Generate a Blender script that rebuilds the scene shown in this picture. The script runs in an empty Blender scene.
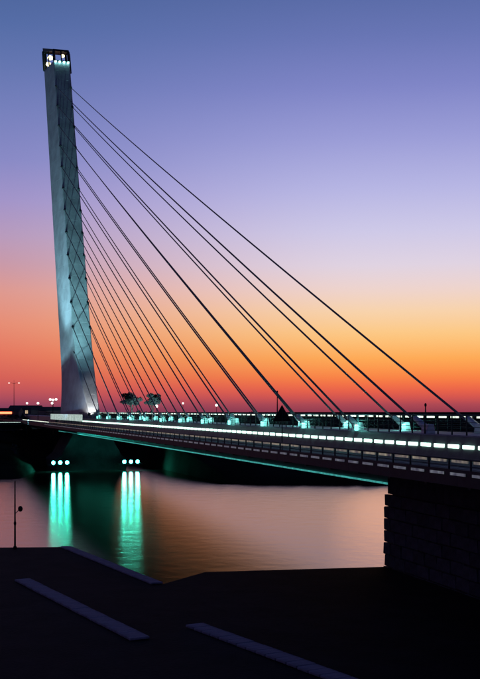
import bpy, bmesh, math, random
from mathutils import Vector, Matrix
random.seed(7)
R = math.radians
sc = bpy.context.scene
col = sc.collection

# ------------------------------------------------------------------ camera
YAW = R(73.924)
CAM = Vector((312.12, -43.24, 1.868))
FPX, HOR = 1065.7, 410.9
cd = bpy.data.cameras.new('camera')
cd.sensor_fit = 'HORIZONTAL'; cd.sensor_width = 36.0
cd.lens = FPX / 480 * 36.0
cd.shift_y = (HOR - 339.5) / 480
cd.clip_start = 0.5; cd.clip_end = 12000
cam = bpy.data.objects.new('camera', cd); col.objects.link(cam)
cam.location = CAM; cam.rotation_euler = (R(90), 0, YAW)
sc.camera = cam

# ------------------------------------------------------------------ dusk sky
def lin(r, g, b):
    f = lambda c: (c/255/12.92) if c/255 <= .04045 else ((c/255+.055)/1.055)**2.4
    return (f(r), f(g), f(b), 1)
w = bpy.data.worlds.new('World'); sc.world = w; w.use_nodes = True
nt = w.node_tree; nt.nodes.clear()
N = lambda t: nt.nodes.new(t)
L = nt.links.new
tc = N('ShaderNodeTexCoord'); sep = N('ShaderNodeSeparateXYZ'); L(tc.outputs['Generated'], sep.inputs[0])
def wmath(op, a, b=None, clamp=False):
    m = N('ShaderNodeMath'); m.operation = op; m.use_clamp = clamp
    for i, v in enumerate((a, b)):
        if v is None: continue
        if isinstance(v, (int, float)): m.inputs[i].default_value = v
        else: L(v, m.inputs[i])
    return m.outputs[0]
def ramp(stops, fac):
    r = N('ShaderNodeValToRGB'); e = r.color_ramp.elements
    r.color_ramp.interpolation = 'B_SPLINE' if False else 'EASE' if False else 'LINEAR'
    while len(e) > 1: e.remove(e[-1])
    e[0].position, e[0].color = stops[0]
    for p, c in stops[1:]:
        n = e.new(p); n.color = c
    L(fac, r.inputs[0]); return r.outputs[0]
# elevation as tangent: z / horizontal length
hx = wmath('SQRT', wmath('ADD', wmath('MULTIPLY', sep.outputs[0], sep.outputs[0]), wmath('MULTIPLY', sep.outputs[1], sep.outputs[1])))
el = wmath('ARCTAN2', sep.outputs[2], hx)              # elevation in radians
elf = wmath('DIVIDE', el, math.pi/2, clamp=True)
def e_at(y): return max(0, math.atan((HOR - y) / FPX) / (math.pi/2))
glow = [(411, (150, 62, 80)), (404, (176, 74, 84)), (396, (219, 88, 78)), (388, (240, 104, 72)), (376, (251, 136, 70)),
        (358, (254, 172, 88)), (335, (253, 200, 130)), (312, (248, 211, 172)), (290, (238, 212, 206)), (266, (224, 211, 226)),
        (232, (206, 201, 232)), (190, (183, 182, 228)), (140, (155, 157, 215)), (90, (128, 134, 199)), (40, (105, 118, 181)), (0, (91, 108, 168))]
side = [(411, (120, 60, 90)), (404, (148, 70, 94)), (394, (184, 82, 92)), (380, (210, 94, 88)), (355, (228, 116, 96)), (325, (230, 138, 116)),
        (295, (222, 150, 140)), (268, (200, 150, 165)), (240, (183, 152, 186)), (205, (161, 146, 199)), (165, (135, 136, 196)),
        (120, (118, 128, 188)), (70, (98, 117, 175)), (30, (84, 108, 165)), (0, (78, 102, 157))]
tail = [(0.30, (48, 66, 118)), (0.55, (26, 38, 80)), (1.0, (16, 24, 56))]
back = [(0.0, (58, 54, 84)), (0.06, (66, 64, 104)), (0.15, (52, 62, 108)), (0.4, (28, 40, 84)), (1.0, (16, 24, 56))]
mk = lambda l: [(e_at(y), lin(*c)) for y, c in l] + [(p, lin(*c)) for p, c in tail]
cg = ramp(mk(glow), elf); cs = ramp(mk(side), elf); cb = ramp([(p, lin(*c)) for p, c in back], elf)
# azimuth away from the afterglow, in radians
SUN_AZ = YAW - math.atan((440 - 240) / FPX)             # direction (-sin, cos) of the sunken sun
sdir = (-math.sin(SUN_AZ), math.cos(SUN_AZ))
dot = wmath('DIVIDE', wmath('ADD', wmath('MULTIPLY', sep.outputs[0], sdir[0]), wmath('MULTIPLY', sep.outputs[1], sdir[1])), hx)
az = wmath('ARCCOSINE', wmath('MINIMUM', dot, 0.99999))
def mrange(v, a, b):
    m = N('ShaderNodeMapRange'); m.interpolation_type = 'SMOOTHSTEP'; L(v, m.inputs[0])
    m.inputs[1].default_value = a; m.inputs[2].default_value = b; return m.outputs[0]
def mix(f, a, b):
    m = N('ShaderNodeMix'); m.data_type = 'RGBA'; L(f, m.inputs[0]); L(a, m.inputs[6]); L(b, m.inputs[7]); return m.outputs[2]
c1 = mix(mrange(az, 0.05, 0.46), cg, cs)
c2 = mix(mrange(az, 0.5, 1.7), c1, cb)
bg = N('ShaderNodeBackground'); bg.inputs[1].default_value = 1.0; L(c2, bg.inputs[0])
wo = N('ShaderNodeOutputWorld'); L(bg.outputs[0], wo.inputs[0])
# last of the sun, already on the horizon
sd = bpy.data.lights.new('sun', 'SUN'); sd.energy = 0.05; sd.angle = R(12); sd.color = (1, .55, .32)
sun = bpy.data.objects.new('sun', sd); col.objects.link(sun)
sun.rotation_euler = Vector((-sdir[0], -sdir[1], -0.03)).to_track_quat('-Z', 'Y').to_euler()
vs = sc.view_settings
vs.view_transform = 'Standard'; vs.look = 'None'; vs.exposure = 0; vs.gamma = 1; vs.use_curve_mapping = False

# ------------------------------------------------------------------ materials
def mat(name, c, rough=.7, metal=0, var=.25, scale=1.0, bump=0, bscale=8, spec=.5):
    m = bpy.data.materials.new(name); m.use_nodes = True
    t = m.node_tree; b = t.nodes['Principled BSDF']
    b.inputs['Roughness'].default_value = rough; b.inputs['Metallic'].default_value = metal
    b.inputs['Specular IOR Level'].default_value = spec
    co = t.nodes.new('ShaderNodeTexCoord')
    no = t.nodes.new('ShaderNodeTexNoise'); no.inputs['Scale'].default_value = scale; no.inputs['Detail'].default_value = 8
    no.inputs['Roughness'].default_value = .65
    t.links.new(co.outputs['Object'], no.inputs['Vector'])
    r = t.nodes.new('ShaderNodeValToRGB')
    r.color_ramp.elements[0].position = .3; r.color_ramp.elements[1].position = .7
    r.color_ramp.elements[0].color = (*[x*(1-var) for x in c], 1); r.color_ramp.elements[1].color = (*[min(1, x*(1+var)) for x in c], 1)
    t.links.new(no.outputs[0], r.inputs[0]); t.links.new(r.outputs[0], b.inputs['Base Color'])
    if bump:
        n2 = t.nodes.new('ShaderNodeTexNoise'); n2.inputs['Scale'].default_value = bscale; n2.inputs['Detail'].default_value = 6
        t.links.new(co.outputs['Object'], n2.inputs['Vector'])
        bp = t.nodes.new('ShaderNodeBump'); bp.inputs['Strength'].default_value = bump; bp.inputs['Distance'].default_value = .1
        t.links.new(n2.outputs[0], bp.inputs['Height']); t.links.new(bp.outputs[0], b.inputs['Normal'])
    return m
def emit(name, c, s, var=0):
    m = bpy.data.materials.new(name); m.use_nodes = True
    t = m.node_tree; b = t.nodes['Principled BSDF']
    b.inputs['Base Color'].default_value = (.6, .6, .6, 1)
    b.inputs['Emission Color'].default_value = (*c, 1); b.inputs['Emission Strength'].default_value = s
    if var:
        oi = t.nodes.new('ShaderNodeObjectInfo'); tc_ = t.nodes.new('ShaderNodeTexCoord'); no = t.nodes.new('ShaderNodeTexNoise')
        no.inputs['Scale'].default_value = 2.2; no.noise_dimensions = '4D'
        ml = t.nodes.new('ShaderNodeMath'); ml.operation = 'MULTIPLY'; ml.inputs[1].default_value = 90
        t.links.new(oi.outputs['Random'], ml.inputs[0]); t.links.new(ml.outputs[0], no.inputs['W']); t.links.new(tc_.outputs['Object'], no.inputs['Vector'])
        mr = t.nodes.new('ShaderNodeMapRange'); mr.inputs[1].default_value = .3; mr.inputs[2].default_value = .7
        mr.inputs[3].default_value = s*(1-var); mr.inputs[4].default_value = s*(1+var)
        t.links.new(no.outputs[0], mr.inputs[0]); t.links.new(mr.outputs[0], b.inputs['Emission Strength'])
    return m
M = dict(
    pylon=mat('pylon paint', (.27, .29, .31), .55, 0, .32, .22, 0, 1, .25),
    white=mat('anchor paint', (.6, .62, .62), .5, 0, .15, 1.5),
    steel=mat('deck steel', (.07, .08, .09), .6, 0, .35, .6, 0, 1, .2),
    dark=mat('dark steel', (.018, .030, .033), .6, 0, .3, 1, 0, 1, .15),
    cable=mat('cable sheath', (.24, .21, .21), .8, 0, .2, .4, 0, 1, .05),
    asphalt=mat('asphalt', (.05, .05, .05), .85, 0, .3, .8, .3, 20),
    walk=mat('walkway paving', (.32, .34, .35), .7, 0, .3, .7),
    concrete=mat('concrete', (.035, .036, .04), .9, 0, .35, .35, .4, 3, .15),
    stone=mat('abutment stone', (.07, .06, .075), .95, 0, .5, .8, .8, 4, .15),
    stone2=mat('abutment stone darker', (.05, .043, .055), .95, 0, .5, .8, .8, 4, .15),
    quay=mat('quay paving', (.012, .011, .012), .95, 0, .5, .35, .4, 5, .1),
    coping=mat('coping stone', (.28, .23, .255), .95, 0, .55, .9, .4, 6, .1),
    bank=mat('bank earth', (.02, .02, .016), 1, 0, .5, .05, 0, 1, 0),
    leaf=mat('leaves', (.045, .065, .055), .8, 0, .45, 1.5, 0, 1, .1),
    bark=mat('bark', (.06, .045, .035), .9, 0, .3, 4),
    wall=mat('far house wall', (.10, .09, .09), .9, 0, .3, .3),
    roof=mat('far house roof', (.06, .035, .03), .9, 0, .3, .5),
    sign=mat('sign back', (.012, .012, .014), .7, 0, .2, 3, 0, 1, .1),
    L_row=emit('lit strip glass', (.62, 1, .84), 2.6, .35),
    L_rail=emit('lit handrail glass', (.85, .95, .78), 1.2, .5),
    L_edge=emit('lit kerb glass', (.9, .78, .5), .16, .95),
    L_fascia=emit('fascia glow', (.62, .68, .72), .10, .9),
    L_teal=emit('teal lamp glass', (.22, 1, .85), 2.0),
    L_soffit=emit('teal soffit glow', (.06, .5, .46), .6, .5),
    L_water=emit('green water lamp', (.05, 1, .80), 1150),
    L_crown=emit('teal crown light', (.4, 1, .95), 9),
    L_white=emit('white lamp glass', (1, .93, .86), 2.2),
    L_warm=emit('warm lamp glass', (1, .82, .38), 4),
    L_red=emit('red lamp glass', (1, .16, .06), 4),
    L_win=emit('lit window', (1, .7, .4), .8),
    L_panel=emit('lit balustrade glass', (.75, 1, .88), .55, .45),
)

# ------------------------------------------------------------------ helpers
class MB:
    def __init__(s): s.v = []; s.f = []
    def add(s, vs, fs):
        o = len(s.v); s.v += [tuple(p) for p in vs]; s.f += [tuple(i+o for i in f) for f in fs]; return s
    def box(s, x0, x1, y0, y1, z0, z1):
        return s.add([(x, y, z) for x in (x0, x1) for y in (y0, y1) for z in (z0, z1)],
                     [(0,1,3,2),(4,6,7,5),(0,4,5,1),(2,3,7,6),(0,2,6,4),(1,5,7,3)])
    def prism(s, loop, x0, x1, axis=0):           # loop of (a, b) extruded along X
        n = len(loop)
        vs = [(x0, a, b) for a, b in loop] + [(x1, a, b) for a, b in loop]
        fs = [(i, (i+1) % n, n+(i+1) % n, n+i) for i in range(n)] + [tuple(range(n-1, -1, -1)), tuple(range(n, 2*n))]
        return s.add(vs, fs)
    def slab(s, loop, z0, z1):                    # plan loop extruded in Z
        n = len(loop)
        vs = [(a, b, z0) for a, b in loop] + [(a, b, z1) for a, b in loop]
        fs = [(i, (i+1) % n, n+(i+1) % n, n+i) for i in range(n)] + [tuple(range(n-1, -1, -1)), tuple(range(n, 2*n))]
        return s.add(vs, fs)
    def tube(s, pts, rad, n=8, cap=True):
        pts = [Vector(p) for p in pts]; rad = rad if isinstance(rad, (list, tuple)) else [rad]*len(pts)
        o = len(s.v); vs = []; fs = []
        for i, p in enumerate(pts):
            d = (pts[min(i+1, len(pts)-1)] - pts[max(i-1, 0)]).normalized()
            a = d.orthogonal().normalized() if abs(d.z) > .9 else d.cross(Vector((0,0,1))).normalized()
            b = d.cross(a)
            vs += [p + rad[i]*(a*math.cos(2*math.pi*k/n) + b*math.sin(2*math.pi*k/n)) for k in range(n)]
        for i in range(len(pts)-1):
            fs += [(i*n+k, i*n+(k+1) % n, (i+1)*n+(k+1) % n, (i+1)*n+k) for k in range(n)]
        if cap: fs += [tuple(range(n-1, -1, -1)), tuple((len(pts)-1)*n+k for k in range(n))]
        return s.add(vs, fs)
    def ball(s, c, r, nu=10, nv=6, sq=(1,1,1)):
        vs = []; fs = []
        for j in range(nv+1):
            th = math.pi*j/nv
            for k in range(nu):
                ph = 2*math.pi*k/nu
                vs.append((c[0]+r*sq[0]*math.sin(th)*math.cos(ph), c[1]+r*sq[1]*math.sin(th)*math.sin(ph), c[2]+r*sq[2]*math.cos(th)))
        for j in range(nv):
            fs += [(j*nu+k, (j+1)*nu+k, (j+1)*nu+(k+1) % nu, j*nu+(k+1) % nu) for k in range(nu)]
        return s.add(vs, fs)
    def mesh(s, name, m, bevel=0, smooth=False):
        me = bpy.data.meshes.new(name); me.from_pydata(s.v, [], s.f)
        bm = bmesh.new(); bm.from_mesh(me)
        bmesh.ops.remove_doubles(bm, verts=bm.verts, dist=1e-5)
        bmesh.ops.recalc_face_normals(bm, faces=bm.faces)
        if bevel: bmesh.ops.bevel(bm, geom=bm.edges[:], offset=bevel, segments=1, affect='EDGES', clamp_overlap=True)
        bm.to_mesh(me); bm.free()
        me.materials.append(m)
        if smooth:
            for p in me.polygons: p.use_smooth = True
        return me
    def build(s, name, m, parent=None, bevel=0, smooth=False):
        return link(name, s.mesh(name, m, bevel, smooth), parent)
def link(name, me, parent=None, loc=(0,0,0), rz=0):
    o = bpy.data.objects.new(name, me); col.objects.link(o); o.parent = parent
    o.location = loc; o.rotation_euler.z = rz; return o
def empty(name, loc=(0,0,0), rz=0, parent=None):
    o = link(name, None, parent, loc, rz); o.empty_display_size = .5; return o
def tag(o, label, cat, group=None):
    o['label'] = label; o['category'] = cat
    if group: o['group'] = group
    return o
def structure(o): o['kind'] = 'structure'; return o
FW = Vector((-math.sin(YAW), math.cos(YAW), 0)); RT = Vector((math.cos(YAW), math.sin(YAW), 0))
def on_level(x, y, z):      # plan position, at height z, of a spot surveyed from the photograph
    d = FPX*(CAM.z - z)/(y - HOR); return CAM + FW*d + RT*((x-240)/FPX*d) + Vector((0, 0, z-CAM.z))
def at_depth(x, y, d):
    return CAM + FW*d + RT*((x-240)/FPX*d) + Vector((0, 0, (HOR-y)/FPX*d))

# ------------------------------------------------------------------ water, banks
ZW = -15.0
wm = bpy.data.materials.new('river water'); wm.use_nodes = True
t = wm.node_tree; t.nodes.remove(t.nodes['Principled BSDF'])
wout = [n_ for n_ in t.nodes if n_.type == 'OUTPUT_MATERIAL'][0]
gls = t.nodes.new('ShaderNodeBsdfGlossy'); gls.distribution = 'BECKMANN'; gls.inputs['Color'].default_value = (1, .79, .67, 1); gls.inputs['Roughness'].default_value = .215  # glossy colour paints the sunset's salmon into the reflection
dif = t.nodes.new('ShaderNodeBsdfDiffuse'); dif.inputs['Color'].default_value = (.012, .009, .008, 1)   # silty river
fre = t.nodes.new('ShaderNodeFresnel'); fre.inputs['IOR'].default_value = 1.5
mxs = t.nodes.new('ShaderNodeMixShader')
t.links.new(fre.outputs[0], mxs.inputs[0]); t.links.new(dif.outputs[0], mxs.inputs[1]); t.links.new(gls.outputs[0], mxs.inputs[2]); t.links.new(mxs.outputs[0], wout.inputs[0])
co = t.nodes.new('ShaderNodeTexCoord')
n1 = t.nodes.new('ShaderNodeTexNoise'); n1.inputs['Scale'].default_value = .35; n1.inputs['Detail'].default_value = 5
t.links.new(co.outputs['Object'], n1.inputs['Vector'])
bp = t.nodes.new('ShaderNodeBump'); bp.inputs['Strength'].default_value = .16; bp.inputs['Distance'].default_value = .25
t.links.new(n1.outputs[0], bp.inputs['Height']); t.links.new(bp.outputs[0], gls.inputs['Normal'])
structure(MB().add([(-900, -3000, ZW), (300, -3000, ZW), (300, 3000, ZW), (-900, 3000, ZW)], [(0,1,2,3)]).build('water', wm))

SH = [on_level(px, py, ZW) for px, py in ((-2500, 474), (-300, 478.5), (-20, 479), (22, 478), (36, 471), (44, 465), (150, 465), (160, 471), (170, 480), (190, 483), (300, 484.5), (430, 485), (800, 486), (3000, 481))]
def bank_x(y):       # far shore: two low spits with the pylon's pier in the gap between them
    if y <= SH[0].y: return SH[0].x
    for p, q in zip(SH[:-1], SH[1:]):
        if p.y <= y <= q.y: return p.x + (q.x-p.x)*(y-p.y)/(q.y-p.y)
    return SH[-1].x
mb = MB(); ys = [-1600, -1000, -600, -400, -300, -250] + [-200 + 2*i for i in range(201)] + [250, 300, 400, 600, 1000, 1600]
prof = [(5, -16.2), (0, -14.98), (-2, -13.9), (-6, -13.0), (-14, -12.2), (-30, -10.5), (-60, -8.4), (-110, -7), (-300, -6), (-800, -5), (-5000, -4)]
vs_ = [(bank_x(y)+dx + (random.uniform(-.5, .5) if -30 < dx < 4 else 0), y*(1 if dx > -300 else 3), z + (random.uniform(-.35, .35) if -60 <= dx < 0 else 0)) for y in ys for dx, z in prof]
n = len(prof)
mb.add(vs_, [(i*n+j, (i+1)*n+j, (i+1)*n+j+1, i*n+j+1) for i in range(len(ys)-1) for j in range(n-1)])
structure(mb.build('far_bank', M['bank'], smooth=True))

# ------------------------------------------------------------------ the bridge
bridge = tag(empty('cable_stayed_bridge', (0, 0, ZW)), 'cable-stayed bridge with one tall leaning pylon and lit walkway over the river', 'bridge')
class Sub:  # children keep world coordinates while the parent stands at the water line
    pass
def part(name, me, parent=bridge, loc=(0,0,0), rz=0):
    o = link(name, me, parent, loc, rz)
    if parent is bridge: o.location.z -= ZW
    return o
S = 1.3
X0, SP, HS, AL, BE, XB = 176.134*S, 12*S, 1.95*S, R(21.6236), R(62.003), 2.217*S
XA, XZ = -230.0, 334.0                       # ends of the deck
SEG = SP
# box girder segments
gl = [(-3.2, -.16), (3.2, -.16), (3.75, -2.0), (4.6, -3.0), (3.9, -4.6), (-3.9, -4.6), (-4.6, -3.0), (-3.75, -2.0)]
gm = MB().prism(gl, .015, SEG-.015).mesh('girder_segment', M['steel'])
wk = MB().box(.01, SEG-.01, -2.98, 2.98, -.16, -.06).mesh('walkway_slab', M['walk'])
rd = MB().box(.01, SEG-.01, -15.9, -3.78, -2.15, -1.9).mesh('road_slab', M['asphalt'])
rf = MB().box(.01, SEG-.01, 3.78, 15.9, -2.15, -1.9).mesh('road_slab', M['asphalt'])
kb = MB().prism([(-16.1, -2.2), (-15.9, -2.2), (-15.7, -1.62), (-16.1, -1.3)], .01, SEG-.01).mesh('kerb_beam', M['dark'])
kf = MB().prism([(16.1, -2.2), (15.9, -2.2), (15.7, -1.62), (16.1, -1.3)], .01, SEG-.01).mesh('kerb_beam', M['dark'])
sf = MB().box(0, SEG-.08, -4.06, -3.92, -4.74, -4.58).mesh('soffit_glow', M['L_soffit'])  # glowing strip stands in for floodlight on the girder's bottom edge
rib = MB()
for s_ in (-1, 1): rib.prism([(s_*15.7, -2.16), (s_*3.9, -2.16), (s_*4.3, -2.9), (s_*15.7, -2.35)], 0, .3)
ribm = [None, None]
for i_, s_ in enumerate((-1, 1)):
    ribm[i_] = MB().prism([(s_*15.7, -2.16), (s_*3.9, -2.16), (s_*4.3, -2.9), (s_*15.7, -2.35)], -.15, .15).mesh('cantilever_rib', M['steel'])
k = 0; xs = []
x = X0 + 6*SEG
while x > XA: xs.append(x); x -= SEG
for x in xs:
    part('girder_segment', gm, loc=(x, 0, 0)); part('walkway_slab', wk, loc=(x, 0, 0))
    part('road_slab', rd, loc=(x, 0, 0)); part('road_slab', rf, loc=(x, 0, 0))
    part('kerb_beam', kb, loc=(x, 0, 0)); part('kerb_beam', kf, loc=(x, 0, 0))
    if -45 < x < 220: part('soffit_glow', sf, loc=(x, 0, 0))
    for q in (.0, 1/3, 2/3):
        for rm in ribm: part('cantilever_rib', rm, loc=(x+q*SEG+.6, 0, 0))
XS, XE = xs[-1], xs[0]+SEG
# painted edge lines on the roads
for y in (-15.2, -10, -4.6, 4.6, 10, 15.2):
    o = MB().box(XS, XE, y-.07, y+.07, -1.896, -1.892).build('lane_line', M['walk'], bridge); o.location.z = -ZW
# lit rows
LS = 2.47
row = MB().box(-.84, .84, -.09, .05, -.15, .15).mesh('strip_lamp', M['L_row'], .02)
rail = MB().box(-.78, .78, -.03, .03, -.13, .10).mesh('rail_lamp', M['L_rail'])
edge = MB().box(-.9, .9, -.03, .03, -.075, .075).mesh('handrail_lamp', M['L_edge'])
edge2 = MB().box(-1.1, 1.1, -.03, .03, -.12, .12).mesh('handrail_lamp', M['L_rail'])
fas = MB().box(-.85, .85, -.04, .0, -.075, .075).mesh('fascia_glow', M['L_fascia'])  # painted glow, for light that the fascia panels only catch
post = MB().prism([(-.05, 0), (.05, 0), (.04, 1), (-.04, 1)], -.04, .04)
def postmesh(h): 
    return MB().prism([(-.06, 0), (.06, 0), (.035, h), (-.035, h)], -.035, .035).mesh('rail_post', M['dark'])
pw, pe = postmesh(1.52), postmesh(1.1)
nr = 0; x = XE - 36
while x > -40:
    part('strip_lamp', row, loc=(x, -3.5, -.95))
    part('rail_lamp', rail, loc=(x, 3.02, 1.34))
    part('rail_post', pw, loc=(x-LS/2, 3.0, -.06))
    part('rail_post', pw, loc=(x-LS/2, -3.0, -.06))
    x -= LS
x = XE - 26
while x > -30:
    part('handrail_lamp', edge if x > 48 else edge2, loc=(x, -16.0, -.86))
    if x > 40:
        part('fascia_glow', fas, loc=(x, -16.11, -1.55))
    part('railing_post', pe, loc=(x-LS/2, -16.0, -1.85)); 
    x -= LS
def longbar(name, y, z, r, m=M['dark'], x0=XS, x1=XE):
    o = MB().tube([(x0, y, z), (x1, y, z)], r, 6).build(name, m, bridge); o.location.z = -ZW; return o
for y in (-3.0, 3.0):
    for z, r in ((1.5, .06), (.95, .025), (.6, .025), (.25, .025)): longbar('rail_bar', y, z, r)
for z, r in ((-.74, .06), (-1.1, .03), (-1.35, .03)): longbar('railing_bar', -16.0, z, r); longbar('railing_bar', 16.0, z, r)

# cables and their anchorages
cb_ = math.cos(BE); sb_ = math.sin(BE)
def cable_top(ax):
    # anchor (ax, 0) along (-cos AL, sin AL) meets the pylon's front line
    a, b2 = math.cos(AL), math.sin(AL)
    # ax - u a = XB - t cb ; u b2 = t sb
    tt = (ax - XB) / (a*sb_/b2 - cb_)
    return XB - tt*cb_, tt*sb_, tt
anc = MB().prism([(-.42, -.02), (.42, -.02), (.26, .8), (-.26, .8)], -1.0, .2).mesh('cable_anchor', M['white'], .04)
soc = MB().tube([(.2, 0, .2), (-2.6, 0, .2+2.8*math.tan(AL))], [.34, .24], 10).mesh('cable_socket', M['white'])
lmp = MB().box(-.16, .16, -.16, .16, -.02, .55).mesh('anchor_lamp', M['L_teal'], .03)
tops = []
for k in range(13):
    ax = X0 - SP*k
    tx, tz, tt = cable_top(ax); tops.append((tx, tz, tt))
    for s_ in (-1, 1):
        y = s_*HS
        pts = []
        for i in range(13):
            u = i/12; sag = -1.1*4*u*(1-u)*(tz/90)**1.5 * .55
            pts.append((ax+(tx-.3-ax)*u, y, tz*u + sag))
        o = MB().tube(pts, .115, 8).build('stay_cable', M['cable'], bridge, smooth=True); o.location.z = -ZW
        a = part('cable_anchor', anc, loc=(ax+.4, y, -.06))
        link('cable_socket', soc, a, (-.3, 0, .0))
        if k > 0:
            lo = link('anchor_lamp', lmp, a, (1.0, -.75, .02))
            ld = bpy.data.lights.new('anchor_glow', 'POINT'); ld.energy = 150; ld.color = (.25, 1, .88); ld.shadow_soft_size = .12
            g = bpy.data.objects.new('anchor_glow', ld); col.objects.link(g); g.parent = lo; g.location = (.0, -.1, .75)

# pylon: lofted segments
TOPZ = 129.0; TT = TOPZ/sb_
def section(tt):
    z = tt*sb_; u = z/TOPZ
    fl = max(0, 1 - z/34); fl2 = fl**2.6                 # heel that sweeps forward along the deck
    fx = XB - tt*cb_ + 15.5*fl2
    hf = 2.55 - 1.5*fl2
    hb = 5.0 - .3*u + 1.2*max(0, 1-z/18)**2
    D = (15.5 - 2.6*u)/sb_
    bx = XB - tt*cb_ - D
    zo = lambda x: z
    # front edges, slanted sides, blunt back; each ring is level
    return [(fx, -hf, z), (fx-.25, -hf-.22, z), (bx+1.8, -hb, z), (bx, -hb+1.0, z), (bx, hb-1.0, z), (bx+1.8, hb, z), (fx-.25, hf+.22, z), (fx, hf, z)]
pyl = MB()
pylon = empty('pylon', (0, 0, -ZW), parent=bridge)
NSEG = 30; t0 = -2.4/sb_; tl = (TOPZ-5.2)/sb_
LH = 0
lev = [t0, 0, 2.2, 4.5, 7.5, 11] + [11 + (tl-11)*(i+1)/NSEG for i in range(NSEG)]
for a, b2 in zip(lev[:-1], lev[1:]):
    g = .05
    A, B = section(max(a, 0) if a < 0 else a), section(b2)
    if a < 0: A = [(p[0]+.6, p[1], -2.4) for p in section(0)]
    C0 = [tuple(Vector(p).lerp(Vector(q), g/(b2-a))) for p, q in zip(A, B)]
    C1 = [tuple(Vector(q).lerp(Vector(p), g/(b2-a))) for p, q in zip(A, B)]
    def shrink(P, e=.05):
        c = sum((Vector(p) for p in P), Vector())/len(P)
        return [tuple(Vector(p) + (Vector((c.x, c.y, p[2]))-Vector(p)).normalized()*e) for p in P]
    rings = [shrink(A), C0, C1, shrink(B)]; n = 8
    vs_ = [p for r_ in rings for p in r_]
    fs_ = [(j*n+i, j*n+(i+1) % n, (j+1)*n+(i+1) % n, (j+1)*n+i) for j in range(3) for i in range(n)]
    MB().add(vs_, fs_).build('pylon_segment', M['pylon'], pylon)
# cable sockets on the pylon's front
so = MB().tube([(.0, 0, 0), (1.7*math.cos(AL), 0, -1.7*math.sin(AL))], [.42, .30], 8).mesh('pylon_socket', M['dark'])
for tx, tz, tt in tops:
    for s_ in (-1, 1): link('pylon_socket', so, pylon, (tx-.2, s_*HS, tz+.05))
# lantern room at the head
A = section(tl); B = section(TT)
B = [(p[0] - (2.9 if 2 <= i <= 5 else 0), p[1], p[2] + (5.2 if 2 <= i <= 5 else 0)) for i, p in enumerate(B)]
def lerp_sec(u): return [tuple(Vector(p).lerp(Vector(q), u)) for p, q in zip(A, B)]
def ring_slab(u0, u1, grow, name, m):
    r0, r1 = lerp_sec(u0), lerp_sec(u1); c = sum((Vector(p) for p in r0), Vector())/8
    gr = lambda P: [tuple(Vector(p) + (Vector(p)-Vector((c.x, c.y, p[2]))).normalized()*grow) for p in P]
    r0, r1 = gr(r0), gr(r1)
    return MB().add(r0+r1, [(i, (i+1) % 8, 8+(i+1) % 8, 8+i) for i in range(8)] + [tuple(range(7, -1, -1)), tuple(range(8, 16))]).build(name, m, pylon)
ring_slab(.0, .05, -.1, 'lantern_floor', M['pylon'])
ring_slab(.84, 1.0, .12, 'lantern_roof', M['dark'])
r0, r1 = lerp_sec(.05), lerp_sec(.84)
for i in (0, 2, 3, 4, 5, 7):
    MB().tube([r0[i], r1[i]], .5 if i in (0, 7) else .42, 6).build('lantern_post', M['dark'], pylon)
for i, j in ((0, 2), (7, 5), (0, 7)):
    p, q = Vector(r0[i]).lerp(Vector(r0[j]), .5), Vector(r1[i]).lerp(Vector(r1[j]), .5)
    MB().tube([p, q], .22, 6).build('lantern_post', M['dark'], pylon)
ctr = sum((Vector(p) for p in lerp_sec(.4)), Vector())/8
for (dx, dy, dz, mm, rr) in ((-4.5, -3.2, -.1, 'L_warm', .95), (-.5, -3.0, .9, 'L_warm', 1.0), (4.0, .9, .5, 'L_warm', .7)):
    MB().ball(ctr+Vector((dx, dy, dz)), rr, 10, 6, (1, 1, .8)).build('lantern_lamp', M[mm], pylon)
hp = section(tl)
for i, (yy, ins) in enumerate(((-2.2, 0), (-.75, 0), (.75, 0), (2.2, 0))):
    MB().box(hp[0][0]+.15, hp[0][0]+1.1, yy-.3, yy+.3, hp[0][2]-.35, hp[0][2]-.1).build('crown_light', M['L_crown'], pylon)
MB().box(hp[0][0]-.2, hp[0][0]+1.2, -2.7, 2.7, hp[0][2]-.09, hp[0][2]+.12).build('crown_ledge', M['dark'], pylon)
# parapet of lit glass round the pylon's foot
pp_ = MB().box(-.06, .06, -.06, .06, 0, 2.7).mesh('panel_post', M['dark'])
pbk = MB().box(-1.12, 1.12, .04, .08, -.05, 1.75).mesh('panel_shield', M['dark'])  # added sheet, keeps the panels' light off the pylon face
pan = MB().box(-1.1, 1.1, -.03, .03, 0, 1.7).mesh('lit_panel', M['L_panel'])
for i in range(30):
    part('lit_panel', pan, loc=(46 - i*2.47, -7.6, -.75)); part('panel_shield', pbk, loc=(46 - i*2.47, -7.6, -.75)); part('panel_post', pp_, loc=(46 - (i+.5)*2.47, -7.6, -1.9))

def spot(name, loc, target, power, size, colr, blend=.6, rad=.3):
    # floodlight: housing, glass and the light it throws
    d = (Vector(target)-Vector(loc)).normalized()
    ld = bpy.data.lights.new(name, 'SPOT'); ld.energy = power; ld.spot_size = R(size); ld.spot_blend = blend; ld.color = colr; ld.shadow_soft_size = rad
    lo = bpy.data.objects.new('flood_beam', ld); col.objects.link(lo); lo.location = Vector(loc)+d*.35
    lo.rotation_euler = d.to_track_quat('-Z', 'Y').to_euler()
    h = MB().tube([Vector(loc)-d*.5, Vector(loc)-d*.1, Vector(loc)+d*.15], [.22, .38, .42], 10)
    h.tube([Vector(loc)-d*.3, (loc[0], loc[1], loc[2]-.9)], .06, 6)
    ho = h.build('floodlight', M['dark'], bridge); ho.location.z = -ZW
    lo.parent = ho
    return ho
TEAL = (.42, .95, 1.0)
spot('flood', (30, -12, -.9), (-20, -2, 43), 200000, 32, TEAL)
spot('flood', (36, -1, 1.0), (-10, 0, 34), 90000, 36, TEAL)
spot('flood', (22, -2.4, .9), (14.2, -.9, 3.0), 22000, 34, (1, .97, .92))
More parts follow.
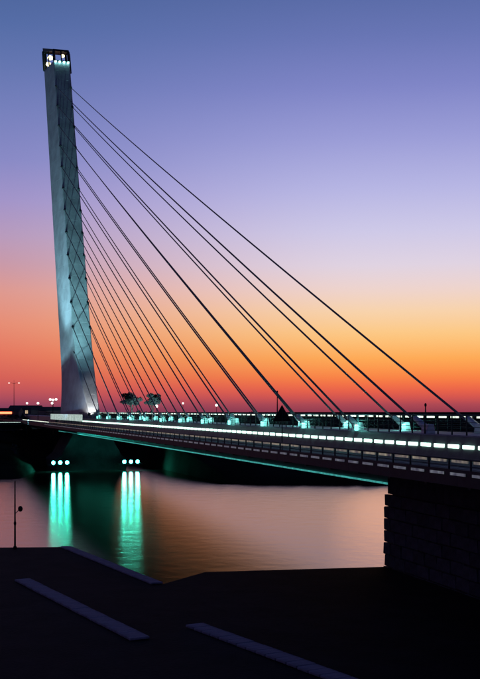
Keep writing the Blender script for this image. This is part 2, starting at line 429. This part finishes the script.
spot('flood', (24, -14, -1.0), (0, -5, 12), 9000, 60, (.3, .6, 1.0))  # added blue fill, tints the pylon's lower near face
spot('flood', (-6, -20.6, -8.0), (-24, -5, 42), 75000, 46, (.42, .86, 1.0))
spot('flood', (4, -20.5, -8.0), (-29, -5, 57), 560000, 25, (.42, .86, 1.0))
for x, y in ((-6, -20.6), (4, -20.5)):
    o = MB().tube([(x, y, -17), (x, y, -9.2), (x, y, -8.9)], [.7, .7, 1.0], 12).build('flood_dolphin', M['concrete'], bridge); o.location.z = -ZW

# pier under the pylon, with its green lamps just above the water
pier = MB().prism([(-9.5, -17), (9.5, -17), (10.5, -12.2), (8.5, -10.6), (5.2, -4.62), (-5.2, -4.62), (-8.5, -10.6), (-10.5, -12.2)], -14, 10)
po = pier.build('pier', M['concrete'], bridge, .15); po.location.z = -ZW
wl = MB().ball((0, 0, 0), .34, 12, 8).mesh('water_lamp', M['L_water'], smooth=True)
wb = MB().tube([(-.9, 0, 0), (-.5, 0, 0), (-.3, 0, 0), (.3, 0, 0)], [.12, .2, .46, .56], 12, False).mesh('lamp_hood', M['dark'])  # stem flaring into an added hood that shields the pier from lamp light
for yc in (-9.0, 11.0):
    for d in (-1.9, 0, 1.9):
        o = part('water_lamp', wl, loc=(11.6, yc+d, -12.6)); link('lamp_hood', wb, o, (-.2, 0, 0))
    o = MB().box(9.6, 11.2, yc-3.4, yc+3.4, -13.4, -13.1).build('lamp_ledge', M['concrete'], bridge); o.location.z = -ZW

# ------------------------------------------------------------------ abutment
abx, aby = 233.9, -8.7
ab = tag(empty('abutment', (abx, aby, -11)), 'dark rough stone abutment wall under the deck end beside the quay', 'abutment')
MB().box(.4, 98, .45, -2*aby-.45, -5, 6.3).build('core', M['stone'], ab)
MB().box(.2, 98, .15, -2*aby-.15, 6.31, 8.75).build('bearing_shelf', M['stone2'], ab)
bl = []
for v in range(6):
    bm_ = MB().box(0, 1, 0, 1, 0, 1)
    bl.append(bm_)
zc = -4.6; ci = 0
blocks = {}
def block(Lx, Ly, H, v):
    key = (round(Lx, 2), round(Ly, 2), round(H, 2), v)
    if key not in blocks:
        m_ = MB().box(0, Lx-.05, 0, Ly-.05, 0, H-.05).mesh('stone_block', M['stone2' if v % 3 == 0 else 'stone'], .05)
        rr = random.Random(v)
        for vt in m_.vertices: vt.co += Vector((rr.uniform(-.03, .03), rr.uniform(-.05, .03), rr.uniform(-.02, .02)))
        blocks[key] = m_
    return blocks[key]
ci = 0; z = -3.2
while z < 6.2:
    H = .95; x = -.08 + (0 if ci % 2 else 0); first = True
    x = 0
    while x < 34 and z > -.6 or x < 3:
        Lx = (1.2 if ci % 2 else 2.0) if x == 0 else 2.0
        link('stone_block', block(Lx, .55, H, random.randrange(9)), ab, (x+random.uniform(-.10, .04) if x == 0 else x, -random.uniform(.02, .14), z))
        x += Lx
    z += H; ci += 1

# ------------------------------------------------------------------ quay terraces
ZQ, ZT = -10.5, -9.4
def P2(x, y, z): p = on_level(x, y, z); return (p.x, p.y)
A1, A2, A3, A4, A5 = P2(-260, 549, ZQ), P2(70, 547, ZQ), P2(163, 584, ZQ), P2(205, 572, ZQ), P2(392, 566.5, ZQ)
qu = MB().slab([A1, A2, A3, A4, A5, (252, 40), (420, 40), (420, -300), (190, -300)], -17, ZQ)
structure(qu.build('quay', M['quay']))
B0, B1, B2, B3, B4 = P2(-200, 590, ZT), P2(30, 580, ZT), P2(150, 639, ZT), P2(203, 625, ZT), P2(420, 704, ZT)
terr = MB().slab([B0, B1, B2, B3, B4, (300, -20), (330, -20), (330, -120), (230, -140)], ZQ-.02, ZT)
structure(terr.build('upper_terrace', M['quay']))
# mound the photographer stands on
mb = MB(); rr_ = [(0, .15), (3, .15), (6, -.6), (14, -4.2), (22, -8), (28, -9.6)]
vs_ = []; 
for r_, z in rr_:
    for k in range(24):
        a = 2*math.pi*k/24; vs_.append((CAM.x+6+r_*math.cos(a), CAM.y-2+r_*math.sin(a), z + (random.uniform(-.15, .15) if r_ > 3 else 0)))
mb.add(vs_, [(i*24+k, i*24+(k+1) % 24, (i+1)*24+(k+1) % 24, (i+1)*24+k) for i in range(len(rr_)-1) for k in range(24)])
structure(mb.build('embankment', M['bank'], smooth=True))
def coping(p, q, z, wid, label, side, nslab):
    p, q = Vector((*p, z)), Vector((*q, z)); d = q-p; ln = d.length; d.normalize(); nrm = Vector((-d.y, d.x, 0))*side
    root = tag(empty('coping', p), label, 'coping', 'pale copings of the quay terraces')
    ang = math.atan2(d.y, d.x); sl = ln/nslab
    me = MB().box(.03, sl-.03, 0 if side > 0 else -wid, wid if side > 0 else 0, .004, .13).mesh('coping_slab', M['coping'], .025)
    for i in range(nslab):
        c = link('coping_slab', me, root, tuple(d*(sl*i)), ang)
        c.location.z += random.uniform(-.012, .012); c.rotation_euler.z += random.uniform(-.004, .004)
    return root
coping(A2, A3, ZQ, .9, 'pale stone coping on the quay edge running down to the water', -1, 12)
coping(B1, B2, ZT, 1.05, 'pale stone coping along the dark terrace, parallel to the quay edge', -1, 14)
coping(B3, B4, ZT, 1.05, 'pale stone coping beyond the notch of the dark terrace, towards the abutment', -1, 20)

# thin pole at the edge of the quay
pp = on_level(15, 549, ZQ)
pole = tag(empty('mooring_pole', (pp.x, pp.y, ZQ)), 'thin dark pole with a small lamp box on the quay against the water', 'pole')
MB().tube([(0, 0, 0), (0, 0, 6.1)], [.09, .05], 8).build('shaft', M['sign'], pole)
MB().tube([(0, 0, 0), (0, 0, .25)], [.2, .14], 8).build('foot_plate', M['sign'], pole)
MB().tube([(0, 0, 3.2), (0, .1, 3.25), (RT.x*.4, RT.y*.4, 3.55)], .035, 6).build('bracket', M['sign'], pole)
MB().ball((RT.x*.48, RT.y*.48, 3.6), .22, 10, 6, (1, 1, 1.2)).build('lamp_head', M['sign'], pole)
MB().ball((0, 0, 2.3), .12, 8, 6, (1, 1, 2)).build('clamp', M['sign'], pole)

# ------------------------------------------------------------------ triangular sign, seen from behind
sx, sy = 0, -15.2
d = (sy-CAM.y)*FPX/(math.sin(YAW)*(282+67.1)); sX = CAM.x - (d-(sy-CAM.y)*math.cos(YAW))/math.sin(YAW)
sg = tag(empty('road_sign', (sX, sy, -1.9), YAW+R(6)), 'black back of a triangular road sign on a post by the road', 'sign')
h, wd = 1.38, .78
z0 = 2.9
me = MB().add([(-wd, -.02, z0), (wd, -.02, z0), (0, -.02, z0+h), (-wd, .02, z0), (wd, .02, z0), (0, .02, z0+h)], [(0,1,2),(5,4,3),(0,3,4,1),(1,4,5,2),(2,5,3,0)])
me.build('sign_plate', M['sign'], sg)
MB().tube([(0, -.06, 0), (0, -.06, z0+h*.75)], .045, 8).build('post', M['dark'], sg)
for zz in (.25, .75): MB().box(-.3, .3, -.05, -.021, z0+zz-.03, z0+zz+.03).build('clamp', M['dark'], sg)

# ------------------------------------------------------------------ viaduct along the far shore, left of the pylon
va = tag(empty('riverside_viaduct', (-30, -16.5, ZW)), 'low dark viaduct with a lit edge joining the bridge beside the pylon', 'viaduct')
V = lambda o: o
for i in range(8):
    y1 = -i*15.0
    MB().box(-13, 3, y1-14.96, y1, 12.6, 13.3).build('road_slab', M['asphalt'], va)
    MB().box(-11, 0, y1-14.96, y1, 11.2, 12.59).build('girder', M['concrete'], va)
    MB().box(3.01, 3.3, y1-14.9, y1-.1, 12.5, 13.55).build('fascia', M['concrete'], va)
    MB().box(3.31, 3.38, y1-14.6, y1-.4, 13.2, 13.42).build('edge_lamp', M['L_panel'], va)
    MB().tube([(3, y1-15, 14.5), (3, y1, 14.5)], .05, 6).build('handrail', M['dark'], va)
    for q in range(5):
        MB().box(2.95, 3.05, y1-q*3-.05, y1-q*3+.05, 13.3, 14.5).build('rail_post', M['dark'], va)
    if i % 2 == 1: MB().tube([(-5, y1, -2), (-5, y1, 9.6), (-5, y1, 11.19)], [1.2, 1.2, 2.2], 12).build('column', M['concrete'], va)

# ------------------------------------------------------------------ far shore: tree belt, trees, houses, lamps
def leaves(mb, c, rx, rz, n, size, rng):
    for i in range(n):
        while True:
            p = Vector((rng.uniform(-1, 1), rng.uniform(-1, 1), rng.uniform(-1, 1)))
            if .35 < p.length < 1: break
        p = Vector((c[0]+p.x*rx, c[1]+p.y*rx, c[2]+p.z*rz))
        a = Vector((rng.gauss(0, 1), rng.gauss(0, 1), rng.gauss(0, 1))).normalized(); b_ = a.orthogonal().normalized()
        s_ = size*rng.uniform(.6, 1.3)
        mb.add([p-a*s_, p+b_*s_*.6, p+a*s_, p-b_*s_*.6], [(0,1,2,3)])
rng = random.Random(3)
mb = MB()
for i in range(230):
    y = rng.uniform(-190, 420); x = -150 - rng.uniform(0, 120); hh = rng.uniform(6.0, 9.5)*(1 if y < 60 else .85)
    for q in range(3):
        leaves(mb, (x+rng.uniform(-2, 2), y+rng.uniform(-3, 3), -7+hh*rng.uniform(.35, .75)), rng.uniform(2.5, 4.5), hh*.33, 34, .9, rng)
me = bpy.data.meshes.new('tree_belt'); me.from_pydata(mb.v, [], mb.f); me.materials.append(M['leaf'])
tb = link('tree_belt', me); tb['kind'] = 'stuff'; tb['label'] = 'dark belt of trees along the far shore'; tb['category'] = 'trees'
def tree(px, py, dep, wpx, hpx, label):
    c = at_depth(px, py, dep); rx = wpx/2*dep/FPX; rz = hpx/2*dep/FPX; g = -7
    root = tag(empty('tree', (c.x, c.y, g)), label, 'tree', 'trees lit behind the railing')
    hc = c.z-g
    tr = MB().tube([(0, 0, -.5), (.2, .1, hc*.4), (-.1, .2, hc*.75), (.1, 0, hc+rz*.3)], [.4, .3, .2, .06], 8)
    for q in range(6):
        a = q*1.05; tr.tube([(0, .1, hc*(.5+.06*q)), (rx*.35*math.cos(a), rx*.35*math.sin(a), hc*.85), (rx*.7*math.cos(a), rx*.7*math.sin(a), hc+rz*.25*math.sin(q))], [.15, .09, .03], 6)
    tr.build('trunk', M['bark'], root)
    lm = MB(); r2 = random.Random(px)
    for q in range(34):
        a = r2.uniform(0, 6.28); rr = r2.uniform(.0, .82)
        leaves(lm, (rx*rr*math.cos(a), rx*rr*math.sin(a), hc+rz*r2.uniform(-.6, .6)), rx*r2.uniform(.2, .36), rz*r2.uniform(.25, .45), 120, .3, r2)
    m2 = bpy.data.meshes.new('crown'); m2.from_pydata(lm.v, [], lm.f); m2.materials.append(M['leaf'])
    link('crown', m2, root)
tree(131, 399, 430, 23, 15, 'broad dark tree behind the railing, next to the pylon')
tree(152, 399.5, 436, 22, 14, 'paler broad tree behind the railing, lit from below')

def lamp(px, py, dep, zb, label, kind='post', power=0, group='street lamps on the far shore'):
    c = at_depth(px, py, dep)
    root = tag(empty('street_lamp', (c.x, c.y, zb)), label, 'street lamp', group)
    h = c.z-zb
    MB().tube([(0, 0, 0), (0, 0, h*.5), (0, 0, h)], [.16, .12, .07], 8).build('pole', M['dark'], root)
    if kind == 'double':
        for s_ in (-1, 1):
            MB().tube([(0, 0, h-.3), (RT.x*s_*.8, RT.y*s_*.8, h), (RT.x*s_*1.7, RT.y*s_*1.7, h+.1)], .06, 6).build('arm', M['dark'], root)
            MB().ball((RT.x*s_*1.9, RT.y*s_*1.9, h), .42, 10, 6, (1, 1, .45)).build('lamp_glass', M['L_lampdim'], root)
        MB().tube([(0, 0, h), (0, 0, h+1.2)], [.06, .03], 6).build('finial', M['dark'], root)
    elif kind == 'unlit':
        MB().ball((0, 0, h), .16, 8, 6, (1, 1, 1.6)).build('cap', M['dark'], root)
    else:
        MB().ball((0, 0, h+.3), kind if isinstance(kind, float) else .5, 12, 8).build('lamp_globe', M['L_white'], root, smooth=True)
        MB().tube([(0, 0, h-.35), (0, 0, h-.1)], [.1, .3], 8).build('lamp_collar', M['dark'], root)
    return root
M['L_lampdim'] = emit('dim lamp glass', (1, .72, .62), 1.6)
lamp(14, 383, 410, -6.5, 'tall double-arm street lamp standing apart on the far shore', 'double')
lamp(27, 404, 400, -6.5, 'small white globe lamp between the tall lamp and the white floodlight', .4)
lamp(38, 404, 398, -6.5, 'small white globe lamp close beside the white floodlight', .45)
lamp(216.5, 406, 420, -6.5, 'bright white globe lamp under the cables, alone behind the railing', .55)
tl_ = lamp(156.5, 407, 415, -6.5, 'white globe lamp at the foot of the pale tree', .6)
pl_ = bpy.data.lights.new('tree_fill', 'SPOT'); pl_.energy = 40000; pl_.color = (.5, .85, 1); pl_.shadow_soft_size = .3; pl_.spot_size = R(70); pl_.spot_blend = .6  # added spot without a fitting, brightens the two crowns
po_ = bpy.data.objects.new('tree_fill', pl_); col.objects.link(po_); po_.parent = tl_; po_.location = (-.8, -1.2, 4)
po_.rotation_euler = (at_depth(144, 400, 436) - at_depth(156.5, 411, 415)).to_track_quat('-Z', 'Y').to_euler()
lamp(183, 404, 430, -6.5, 'faint globe lamp between the pale tree and the bright lamp', .4)
lamp(277.3, 392, 191, -1.9, 'thin unlit post behind the triangular road sign', 'unlit', group='unlit posts on the bridge')
lamp(425.5, 405, 133, -1.9, 'short unlit post on the far side of the bridge deck', 'unlit', group='unlit posts on the bridge')
# cluster floodlight by the pylon
c = at_depth(53, 402, 380)
fl = tag(empty('flood_mast', (c.x, c.y, -6.5)), 'short mast with a cluster of white floodlights next to the pylon', 'floodlight')
h = c.z+6.5
MB().tube([(0, 0, 0), (0, 0, h+.5)], .15, 8).build('mast', M['dark'], fl)
for a, z in ((-1.0, .9), (.0, .7), (1.1, .95), (-.3, -.4)):
    MB().ball((RT.x*a, RT.y*a, h+z), .45, 10, 6).build('lamp_glass', M['L_white'], fl, smooth=True)
MB().tube([(-RT.x*1.3, -RT.y*1.3, h+.3), (RT.x*1.3, RT.y*1.3, h+.3)], .08, 6).build('crossbar', M['dark'], fl)

def house(px, dep, wd, ht, dp, label, floors, nwin, red=False):
    c = at_depth(px, HOR, dep)
    root = tag(empty('house', (c.x, c.y, -6.6), YAW), label, 'house', 'dark houses on the far shore')
    MB().box(-wd/2, wd/2, 0, dp, -1, ht).build('wall', M['wall'], root)
    MB().prism([(-.4, ht), (dp+.4, ht), (dp/2, ht+1.6)], -wd/2-.3, wd/2+.3).build('roof', M['roof'], root)
    r2 = random.Random(px)
    for f in range(floors):
        for i in range(nwin):
            x = -wd/2 + wd*(i+.5)/nwin; z = 1.2+f*3
            wn = MB().box(x-.6, x+.6, -.06, .05, z, z+1.5).build('window', M['L_win'] if r2.random() < .22 else M['dark'], root)
            MB().box(x-.7, x+.7, -.16, -.061, z-.15, z).build('sill', M['wall'], wn)
    if red: MB().box(-wd/2, wd*.25, -.3, -.05, ht-1.0, ht-.1).build('lit_fascia', M['L_red'], root)
house(5, 470, 12, 8.2, 9, 'low house with a red lit band under its roof', 2, 5, True)
house(24, 520, 15, 9.6, 10, 'dark gabled house between the red-lit house and the pylon', 3, 6)
house(46, 500, 14, 8.8, 10, 'dark gabled house next to the pylon, with the white floodlights before it', 2, 5)
